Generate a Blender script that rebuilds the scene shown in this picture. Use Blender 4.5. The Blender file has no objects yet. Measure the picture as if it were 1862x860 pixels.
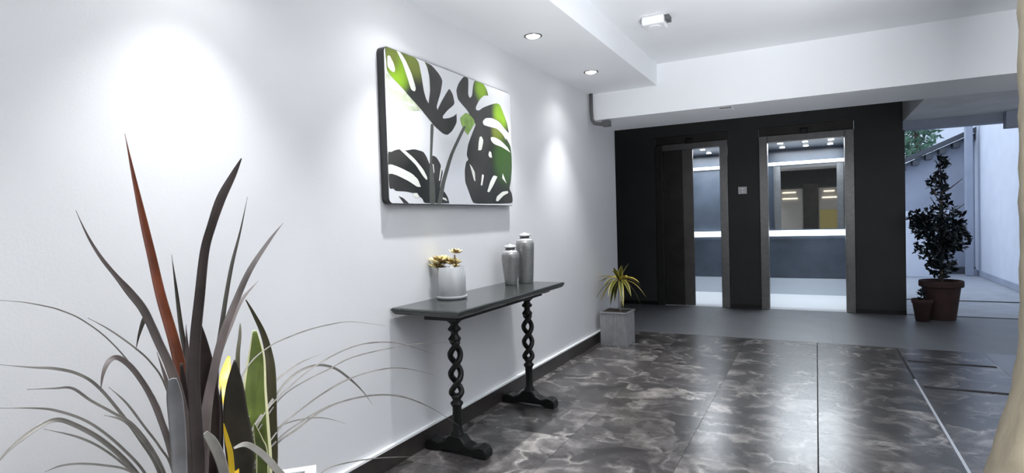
import bpy, bmesh, math, random
from mathutils import Vector, Matrix
random.seed(7)
S = bpy.context.scene
COL = S.collection
# ---------------- camera ----------------
cam = bpy.data.cameras.new('camera'); camo = bpy.data.objects.new('camera', cam); COL.objects.link(camo)
cam.sensor_width = 36; cam.lens = 36 * 1050 / 1862; cam.clip_start = .02
camo.matrix_world = Matrix(((0.8844665, 0.0134701, 0.4664092, 1.8773335), (0.4656398, 0.0387332, -0.8841263, 0.0),
                            (-0.0299748, 0.9991588, 0.0279860, 1.2), (0, 0, 0, 1)))
S.camera = camo
# ---------------- light ----------------
W = bpy.data.worlds.new('World'); S.world = W; W.use_nodes = True
W.node_tree.nodes['Background'].inputs[0].default_value = (.76, .86, 1, 1)
W.node_tree.nodes['Background'].inputs[1].default_value = 1.5
S.view_settings.view_transform = 'Standard'; S.view_settings.look = 'None'
S.view_settings.gamma = 1; S.view_settings.exposure = -0.05

def area(name, loc, rot, sx, sy, power, col):
    l = bpy.data.lights.new(name, 'AREA'); l.shape = 'RECTANGLE'; l.size = sx; l.size_y = sy; l.energy = power; l.color = col
    o = bpy.data.objects.new(name, l); COL.objects.link(o); o.location = loc; o.rotation_euler = rot
    return o
R90 = math.pi / 2
# soft fill light added at the opening of the unseen right hand wall
area('window_daylight', (4.55, 1.9, 1.3), (0, R90, 0), 1.4, 3.4, 4, (.86, .92, 1))
# unseen fill near the floor, added to brighten the ceiling and beam
up = area('floor_uplighter', (2.75, 1.0, .12), (math.pi - .5, .05, 0), .9, 2.0, 235, (.95, .97, 1)); up.data.spread = math.radians(118)

# ---------------- materials ----------------
def mat(name, col, rough=.5, metal=0, spec=.5, noise=0, nscale=8, bump=0, bscale=60, emit=None, estr=0, trans=0, coat=0):
    m = bpy.data.materials.new(name); m.use_nodes = True
    nt = m.node_tree; b = nt.nodes['Principled BSDF']
    b.inputs['Base Color'].default_value = (*col, 1); b.inputs['Roughness'].default_value = rough
    b.inputs['Metallic'].default_value = metal; b.inputs['Specular IOR Level'].default_value = spec
    b.inputs['Coat Weight'].default_value = coat
    if trans: b.inputs['Transmission Weight'].default_value = trans
    tc = nt.nodes.new('ShaderNodeTexCoord')
    if noise:
        n = nt.nodes.new('ShaderNodeTexNoise'); n.inputs['Scale'].default_value = nscale; n.inputs['Detail'].default_value = 5
        r = nt.nodes.new('ShaderNodeMapRange'); r.inputs[1].default_value = .3; r.inputs[2].default_value = .7
        r.inputs[3].default_value = 1 - noise; r.inputs[4].default_value = 1 + noise
        mx = nt.nodes.new('ShaderNodeVectorMath'); mx.operation = 'SCALE'; mx.inputs[0].default_value = col
        nt.links.new(tc.outputs['Object'], n.inputs['Vector']); nt.links.new(n.outputs['Fac'], r.inputs[0])
        nt.links.new(r.outputs[0], mx.inputs['Scale']); nt.links.new(mx.outputs[0], b.inputs['Base Color'])
    if bump:
        n2 = nt.nodes.new('ShaderNodeTexNoise'); n2.inputs['Scale'].default_value = bscale; n2.inputs['Detail'].default_value = 4
        bp = nt.nodes.new('ShaderNodeBump'); bp.inputs['Strength'].default_value = bump; bp.inputs['Distance'].default_value = .01
        nt.links.new(tc.outputs['Object'], n2.inputs['Vector']); nt.links.new(n2.outputs['Fac'], bp.inputs['Height'])
        nt.links.new(bp.outputs[0], b.inputs['Normal'])
    if emit:
        b.inputs['Emission Color'].default_value = (*emit, 1); b.inputs['Emission Strength'].default_value = estr
    return m

M = dict(
    wall=mat('wall_paint', (.66, .665, .68), .6, noise=.02, nscale=2, bump=.04, bscale=120),
    ceil=mat('ceiling_paint', (.86, .875, .90), .7, noise=.02, nscale=1.5),
    rough_ceil=mat('rough_ceiling_paint', (.72, .73, .75), .8, noise=.08, nscale=4, bump=.3, bscale=14),
    dark=mat('dark_wall_paint', (.028, .031, .031), .55, noise=.1, nscale=3),
    black=mat('black_plastic', (.006, .006, .006), .4),
    skirt=mat('skirting_stone', (.035, .030, .028), .3, noise=.3, nscale=9),
    white=mat('white_enamel', (.85, .86, .87), .3),
    grout=mat('grout', (.02, .02, .022), .8),
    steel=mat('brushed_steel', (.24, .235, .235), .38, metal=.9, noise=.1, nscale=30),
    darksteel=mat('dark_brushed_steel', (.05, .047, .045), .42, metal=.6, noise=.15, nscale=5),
    cabsteel=mat('cab_panel_steel', (.10, .125, .165), .3, metal=.8),
    cabdark=mat('cab_dark_laminate', (.06, .075, .10), .35, noise=.25, nscale=3),
    cablight=mat('cab_light_panel', (.55, .60, .66), .3, metal=.3),
    cabfloor=mat('cab_floor_tile', (.82, .85, .88), .3),
    mirror=mat('mirror_glass', (.75, .78, .80), .02, metal=1),
    chrome=mat('polished_chrome', (.85, .87, .9), .12, metal=1),
    lamp=mat('lamp_glow', (1, 1, 1), .5, emit=(1, .99, .97), estr=25),
    rail_glow=mat('lit_rail', (1, 1, 1), .4, emit=(.88, .95, 1), estr=3),  # emission stands in for the bright reflection on the metal handrail
    table=mat('black_lacquered_wood', (.006, .0065, .006), .4, spec=.3, noise=.2, nscale=12),
    tabletop=mat('dark_polished_top', (.028, .032, .031), .25, coat=.25, noise=.1, nscale=10),
    ceramic=mat('grey_white_ceramic', (.31, .32, .33), .25, coat=.4),
    vase=mat('grey_crackle_glaze', (.22, .22, .22), .28, metal=.25, noise=.14, nscale=90, bump=.06, bscale=150, coat=.5),
    vasetop=mat('silver_glaze', (.72, .72, .73), .22, metal=.4, coat=.5),
    band=mat('dark_neck_band', (.03, .03, .03), .3),
    soil=mat('potting_soil', (.03, .022, .016), .95, noise=.4, nscale=40, bump=.6, bscale=50),
    zinc=mat('ribbed_zinc', (.36, .36, .37), .38, metal=.5, noise=.12, nscale=14),
    terracotta=mat('terracotta', (.06, .030, .027), .8, noise=.15, nscale=8),
    bark=mat('bark', (.16, .13, .11), .8, noise=.3, nscale=25),
    ficus=mat('ficus_leaf', (.007, .015, .018), .4, noise=.4, nscale=6),
    palebark=mat('pale_cane_bark', (.30, .29, .29), .7, noise=.2, nscale=30),
    panel=mat('picture_panel', (.62, .63, .65), .16, coat=.5, noise=.03, nscale=3),
    paneledge=mat('picture_edge', (.018, .018, .018), .4),
    pale=mat('print_pale_leaf', (.42, .46, .34), .3, noise=.25, nscale=20),
    paper=mat('print_paper', (.66, .67, .62), .25),
    green=mat('print_light_green', (.20, .33, .07), .3, noise=.3, nscale=25),
    stem=mat('print_stem', (.075, .08, .07), .3, noise=.2, nscale=10),
    conduit=mat('grey_conduit', (.10, .10, .105), .5),
    ext=mat('outdoor_render', (.70, .75, .86), .8, noise=.04, nscale=3),
    extgrey=mat('outdoor_grey_render', (.36, .40, .50), .8, noise=.08, nscale=3),
    extfloor=mat('outdoor_concrete', (.42, .45, .50), .5, noise=.12, nscale=5),
    extroof=mat('dark_roof_edge', (.08, .09, .11), .7),
    treeleaf=mat('tree_leaf', (.10, .20, .14), .6, noise=.4, nscale=3),
    plaster=mat('beige_rough_plaster', (.50, .43, .31), .9, noise=.12, nscale=9, bump=.6, bscale=22),
    roomwall=mat('rear_wall_paint', (.35, .33, .31), .8),
    strip=mat('aluminium_strip', (.80, .81, .84), .3, metal=.5),
    rust=mat('leaf_rust', (.19, .052, .022), .38, noise=.35, nscale=14, coat=.2),
    leafdark=mat('leaf_dark_olive', (.030, .026, .018), .4, noise=.4, nscale=14),
    greydark=mat('leaf_dark_grey_brown', (.075, .058, .055), .38, noise=.35, nscale=9, coat=.25),
    darkbrown=mat('leaf_dark_brown', (.028, .019, .016), .4, noise=.4, nscale=14),
    leafgrey=mat('leaf_grey_brown', (.17, .14, .13), .32, noise=.35, nscale=10, coat=.4),
    leafpale=mat('leaf_pale_grey', (.36, .36, .37), .4, noise=.3, nscale=8),
    grassgrey=mat('grass_grey', (.24, .225, .205), .4, noise=.4, nscale=12),
    yellow=mat('leaf_yellow', (.85, .56, .02), .4, noise=.1, nscale=12),
    leafgreen=mat('leaf_green', (.10, .135, .025), .4, noise=.5, nscale=9),
    olive=mat('leaf_olive', (.045, .040, .016), .4, noise=.3, nscale=9),
    palegreen=mat('leaf_pale_green', (.42, .42, .24), .45),
    cream=mat('leaf_cream_grey', (.40, .38, .34), .45, noise=.25, nscale=10),
    edge=mat('leaf_cream_margin', (.62, .60, .36), .45),
    dracgreen=mat('dracaena_green', (.07, .085, .015), .4, noise=.3, nscale=12),
    dracyellow=mat('dracaena_yellow', (.78, .60, .10), .4, noise=.15, nscale=12),
    succ=mat('succulent_cream', (.80, .70, .36), .5, noise=.3, nscale=60),
    succd=mat('succulent_brown', (.22, .14, .05), .5, noise=.3, nscale=60),
)

def marble(name, hall=False):
    m = bpy.data.materials.new(name); m.use_nodes = True; nt = m.node_tree; N = nt.nodes; Lk = nt.links
    b = N['Principled BSDF']
    tc = N.new('ShaderNodeTexCoord'); oi = N.new('ShaderNodeObjectInfo')
    off = N.new('ShaderNodeVectorMath'); off.operation = 'SCALE'; off.inputs[0].default_value = (37, 53, 0)
    Lk.new(oi.outputs['Random'], off.inputs['Scale'])
    add = N.new('ShaderNodeVectorMath'); Lk.new(tc.outputs['Object'], add.inputs[0]); Lk.new(off.outputs[0], add.inputs[1])
    wn = N.new('ShaderNodeTexNoise'); wn.inputs['Scale'].default_value = 3.2; wn.inputs['Detail'].default_value = 5; Lk.new(add.outputs[0], wn.inputs['Vector'])
    ws = N.new('ShaderNodeVectorMath'); ws.operation = 'SCALE'; ws.inputs['Scale'].default_value = .55; Lk.new(wn.outputs['Color'], ws.inputs[0])
    a2 = N.new('ShaderNodeVectorMath'); Lk.new(add.outputs[0], a2.inputs[0]); Lk.new(ws.outputs[0], a2.inputs[1])
    def ramp(src, stops):
        r = N.new('ShaderNodeValToRGB'); e = r.color_ramp.elements
        e[0].position, e[0].color = stops[0][0], (*stops[0][1], 1); e[1].position, e[1].color = stops[-1][0], (*stops[-1][1], 1)
        for p, c in stops[1:-1]:
            q = e.new(p); q.color = (*c, 1)
        Lk.new(src, r.inputs[0]); return r.outputs[0]
    v1 = N.new('ShaderNodeTexVoronoi'); v1.feature = 'DISTANCE_TO_EDGE'; v1.inputs['Scale'].default_value = 3.4; Lk.new(a2.outputs[0], v1.inputs['Vector'])
    v2 = N.new('ShaderNodeTexVoronoi'); v2.feature = 'F1'; v2.inputs['Scale'].default_value = 3.4; Lk.new(a2.outputs[0], v2.inputs['Vector'])
    n2 = N.new('ShaderNodeTexNoise'); n2.inputs['Scale'].default_value = 5; n2.inputs['Detail'].default_value = 6; Lk.new(a2.outputs[0], n2.inputs['Vector'])
    k = .8 if hall else 1
    base = ramp(n2.outputs['Fac'], [(.3, (.035, .032, .033)), (.5, (.075, .070, .069)), (.6, (.14, .13, .127)), (.75, (.27, .255, .245))])
    sep = N.new('ShaderNodeSeparateColor'); Lk.new(v2.outputs['Color'], sep.inputs[0])
    cell = ramp(sep.outputs[0], [(0, (.7, .7, .71)), (1, (1.3, 1.28, 1.26))])
    mu = N.new('ShaderNodeMix'); mu.data_type = 'RGBA'; mu.blend_type = 'MULTIPLY'; mu.inputs[0].default_value = 1
    Lk.new(base, mu.inputs[6]); Lk.new(cell, mu.inputs[7])
    vein = ramp(v1.outputs['Distance'], [(0, (1, 1, 1)), (.02, (.5, .5, .5)), (.09, (0, 0, 0))])
    n3 = N.new('ShaderNodeTexNoise'); n3.inputs['Scale'].default_value = 4; Lk.new(add.outputs[0], n3.inputs['Vector'])
    vm = ramp(n3.outputs['Fac'], [(.48, (0, 0, 0)), (.68, (1, 1, 1))])
    vv = N.new('ShaderNodeMath'); vv.operation = 'MULTIPLY'; Lk.new(vein, vv.inputs[0]); Lk.new(vm, vv.inputs[1])
    mx = N.new('ShaderNodeMix'); mx.data_type = 'RGBA'; Lk.new(vv.outputs[0], mx.inputs[0]); Lk.new(mu.outputs[2], mx.inputs[6]); mx.inputs[7].default_value = (.36, .34, .32, 1)
    tone = N.new('ShaderNodeMapRange'); tone.inputs[3].default_value = .8; tone.inputs[4].default_value = 1.2; Lk.new(oi.outputs['Random'], tone.inputs[0])
    sc = N.new('ShaderNodeVectorMath'); sc.operation = 'SCALE'; Lk.new(mx.outputs[2], sc.inputs[0]); Lk.new(tone.outputs[0], sc.inputs['Scale'])
    Lk.new(sc.outputs[0], b.inputs['Base Color'])
    b.inputs['Roughness'].default_value = .25; b.inputs['Specular IOR Level'].default_value = .55
    return m
M['marble'] = marble('grey_brown_marble')
M['halltile'] = mat('pale_grey_hall_tile', (.17, .175, .185), .4, noise=.08, nscale=3)

BLOB_COL = {'g': (.20, .36, .01), 'o': (.12, .15, .02), 'd': (.03, .075, .012)}
PRINT = [('pale_leaf_print', 'pale', 0, [(2.2167, 1.9353), (2.2844, 1.9229), (2.3496, 1.8965), (2.3974, 1.8717), (2.4458, 1.8303), (2.496, 1.7928), (2.4019, 1.7734), (2.3256, 1.8133), (2.2607, 1.8291), (2.2305, 1.8591), (2.2146, 1.897)]), ('leaf_slit_print', 'paper', 1, [(2.2213, 1.9041), (2.2742, 1.9059), (2.349, 1.8873), (2.3822, 1.8659), (2.328, 1.8561), (2.2716, 1.8578), (2.231, 1.868)]), ('leaf_slit_print', 'paper', 1, [(2.3257, 1.8152), (2.3842, 1.8139), (2.4447, 1.8101), (2.3934, 1.7993), (2.3446, 1.8074)]), ('leaf_print', 'leaf', 2, [(2.2137, 2.0588), (2.2511, 2.0693), (2.2923, 2.0641), (2.3399, 2.0692), (2.3986, 2.0706), (2.4591, 2.0651), (2.4836, 2.0393), (2.5056, 1.9615), (2.5181, 1.9), (2.5373, 1.8585), (2.558, 1.8393), (2.5765, 1.9107), (2.5743, 1.9883), (2.558, 2.0302), (2.5346, 2.0572), (2.598, 2.052), (2.6645, 2.0202), (2.6979, 1.9902), (2.6763, 1.9223), (2.6307, 1.8347), (2.6389, 1.8174), (2.6791, 1.8692), (2.73, 1.9253), (2.7624, 1.9585), (2.7979, 1.9305), (2.8137, 1.8777), (2.7366, 1.8311), (2.6863, 1.7897), (2.6914, 1.777), (2.7463, 1.7882), (2.7968, 1.8057), (2.8297, 1.8258), (2.8292, 1.7754), (2.7793, 1.7203), (2.7283, 1.6903), (2.6807, 1.6948), (2.6018, 1.7282), (2.5801, 1.7417), (2.4961, 1.7941), (2.4156, 1.8377), (2.3295, 1.8836), (2.2478, 1.9272), (2.2235, 1.9444), (2.2204, 2.0033)]), ('leaf_slit_print', 'paper', 3, [(2.2302, 2.0173), (2.2485, 2.0216), (2.2743, 1.9921), (2.2866, 1.9621), (2.2764, 1.945), (2.2491, 1.9499), (2.2274, 1.9669)]), ('leaf_slit_print', 'paper', 3, [(2.3016, 2.0641), (2.3301, 2.065), (2.3714, 2.0262), (2.4179, 1.9686), (2.4498, 1.9), (2.4384, 1.8804), (2.4083, 1.8861), (2.3858, 1.9312), (2.3461, 2.0083)]), ('stem_print', 'stem', 2, [(2.5696, 1.7358), (2.5997, 1.7309), (2.5834, 1.6251), (2.5692, 1.5113), (2.5913, 1.4085), (2.5903, 1.3024), (2.5347, 1.3018), (2.542, 1.43), (2.554, 1.5514)]), ('leaf_print', 'leaf', 0, [(2.2007, 1.5524), (2.2333, 1.5504), (2.261, 1.562), (2.293, 1.57), (2.3497, 1.5687), (2.4177, 1.5829), (2.4965, 1.5769), (2.5224, 1.5548), (2.5478, 1.5159), (2.5676, 1.5366), (2.5786, 1.565), (2.6163, 1.5571), (2.6531, 1.5207), (2.6541, 1.5038), (2.6726, 1.4824), (2.6528, 1.4304), (2.6357, 1.3903), (2.684, 1.3692), (2.7128, 1.3413), (2.7261, 1.3069), (2.4899, 1.3041), (2.4735, 1.3307), (2.3964, 1.3555), (2.3381, 1.3616), (2.2578, 1.3617), (2.2429, 1.3738), (2.1952, 1.3696)]), ('leaf_slit_print', 'paper', 1, [(2.2932, 1.5736), (2.3335, 1.5723), (2.4151, 1.5353), (2.4911, 1.4822), (2.525, 1.4408), (2.5196, 1.4269), (2.4889, 1.4443), (2.4303, 1.4995), (2.3564, 1.5409)]), ('leaf_slit_print', 'paper', 1, [(2.2033, 1.4885), (2.2339, 1.4907), (2.296, 1.4799), (2.3935, 1.455), (2.4435, 1.426), (2.4635, 1.3895), (2.4327, 1.3883), (2.3659, 1.4144), (2.2778, 1.4382), (2.2314, 1.4457), (2.2007, 1.4415)]), ('leaf_slit_print', 'paper', 1, [(2.3964, 1.3555), (2.4309, 1.3564), (2.4491, 1.3383), (2.4294, 1.3309), (2.4039, 1.3373)]), ('leaf_slit_print', 'paper', 1, [(2.5759, 1.5179), (2.5852, 1.5158), (2.5906, 1.4774), (2.5843, 1.466)]), ('leaf_slit_print', 'paper', 1, [(2.6521, 1.5037), (2.6637, 1.4988), (2.64, 1.4298), (2.6302, 1.4293)]), ('leaf_slit_print', 'paper', 1, [(2.6524, 1.34), (2.6921, 1.3351), (2.7063, 1.3182), (2.6617, 1.3288)]), ('leaf_print', 'leaf', 1, [(2.2801, 1.337), (2.3157, 1.3276), (2.3596, 1.3025), (2.3184, 1.302)]), ('stem_print', 'stem', 3, [(2.9008, 1.7673), (2.9245, 1.7607), (2.7794, 1.5888), (2.6864, 1.4154), (2.6504, 1.3031), (2.6058, 1.3026), (2.6467, 1.4138), (2.7456, 1.5858)]), ('leaf_print', 'leaf', 0, [(2.9208, 2.064), (2.9706, 2.0663), (2.971, 2.0238), (2.9641, 1.9587), (2.9832, 1.9407), (3.01, 1.9614), (3.0241, 2.0233), (3.0425, 2.0702), (3.101, 2.0737), (3.1545, 2.0593), (3.1915, 2.0271), (3.2065, 1.996), (3.15, 1.9861), (3.0933, 1.9486), (3.0534, 1.9037), (3.0469, 1.8836), (3.0784, 1.8803), (3.1455, 1.9128), (3.2375, 1.9445), (3.3091, 1.9648), (3.3572, 1.9639), (3.4031, 1.9122), (3.4497, 1.8532), (3.4713, 1.7898), (3.4215, 1.8077), (3.3378, 1.8499), (3.2438, 1.8599), (3.1637, 1.8485), (3.1233, 1.8206), (3.1385, 1.8004), (3.217, 1.7993), (3.3106, 1.7997), (3.3819, 1.7732), (3.4296, 1.737), (3.428, 1.7539), (3.4869, 1.7085), (3.5243, 1.6336), (3.5125, 1.5606), (3.478, 1.4608), (3.4542, 1.4144), (3.487, 1.383), (3.4985, 1.344), (3.4896, 1.3144), (2.9896, 1.3068), (2.9638, 1.3342), (2.9293, 1.3906), (2.9, 1.435), (2.8988, 1.5028), (2.9178, 1.555), (2.9454, 1.5685), (2.9255, 1.5954), (2.9455, 1.6599), (2.999, 1.7347), (3.0298, 1.7752), (3.0414, 1.793), (2.9914, 1.824), (2.9532, 1.8611), (2.8862, 1.8927), (2.8491, 1.9124), (2.835, 1.9615), (2.8643, 2.0083)]), ('leaf_slit_print', 'paper', 1, [(3.0826, 1.7211), (3.1061, 1.7267), (3.128, 1.7024), (3.1008, 1.6401), (3.0603, 1.6363), (3.0689, 1.6842)]), ('leaf_slit_print', 'paper', 1, [(3.1962, 1.6429), (3.2205, 1.639), (3.2283, 1.606), (3.1999, 1.6037), (3.1849, 1.6176)]), ('leaf_slit_print', 'paper', 1, [(3.2202, 1.7336), (3.2641, 1.7404), (3.353, 1.7266), (3.4444, 1.6914), (3.4838, 1.6595), (3.4566, 1.6667), (3.3636, 1.6867), (3.2613, 1.6951), (3.2251, 1.7128)]), ('leaf_slit_print', 'paper', 1, [(2.9548, 1.5464), (2.9863, 1.5255), (3.0124, 1.4982), (3.0146, 1.443), (2.9984, 1.451), (2.9742, 1.5075)]), ('leaf_slit_print', 'paper', 1, [(3.0975, 1.4914), (3.1206, 1.4867), (3.0968, 1.4229), (3.0782, 1.4222)]), ('leaf_slit_print', 'paper', 1, [(3.2424, 1.4934), (3.2926, 1.4868), (3.2319, 1.4252), (3.1799, 1.3807), (3.1561, 1.386), (3.1963, 1.4482)]), ('leaf_slit_print', 'paper', 1, [(3.3582, 1.3921), (3.4325, 1.3976), (3.4385, 1.3849), (3.3698, 1.3671), (3.2888, 1.3245), (3.2637, 1.3304), (3.2781, 1.3586)]), ('leaf_slit_print', 'paper', 1, [(3.3658, 1.5129), (3.3905, 1.4824), (3.4153, 1.4484), (3.3571, 1.4795)]), ('pale_leaf_print', 'green', 1, [(2.8666, 1.8063), (2.9019, 1.8297), (2.9324, 1.8474), (2.9722, 1.8427), (3.022, 1.8175), (3.0311, 1.7971), (2.9982, 1.7658), (2.9657, 1.7349), (2.9463, 1.714), (2.9204, 1.7295), (2.8878, 1.757), (2.8702, 1.786)])]
BLOBS = [((2.3044, 1.956), 0.13, 'g'), ((2.2613, 2.0138), 0.1, 'o'), ((2.4518, 2.044), 0.14, 'o'), ((3.1185, 2.0203), 0.11, 'g'), ((3.3659, 1.9004), 0.14, 'g'), ((3.321, 1.7794), 0.12, 'o'), ((3.3993, 1.5881), 0.2, 'd')]
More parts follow.
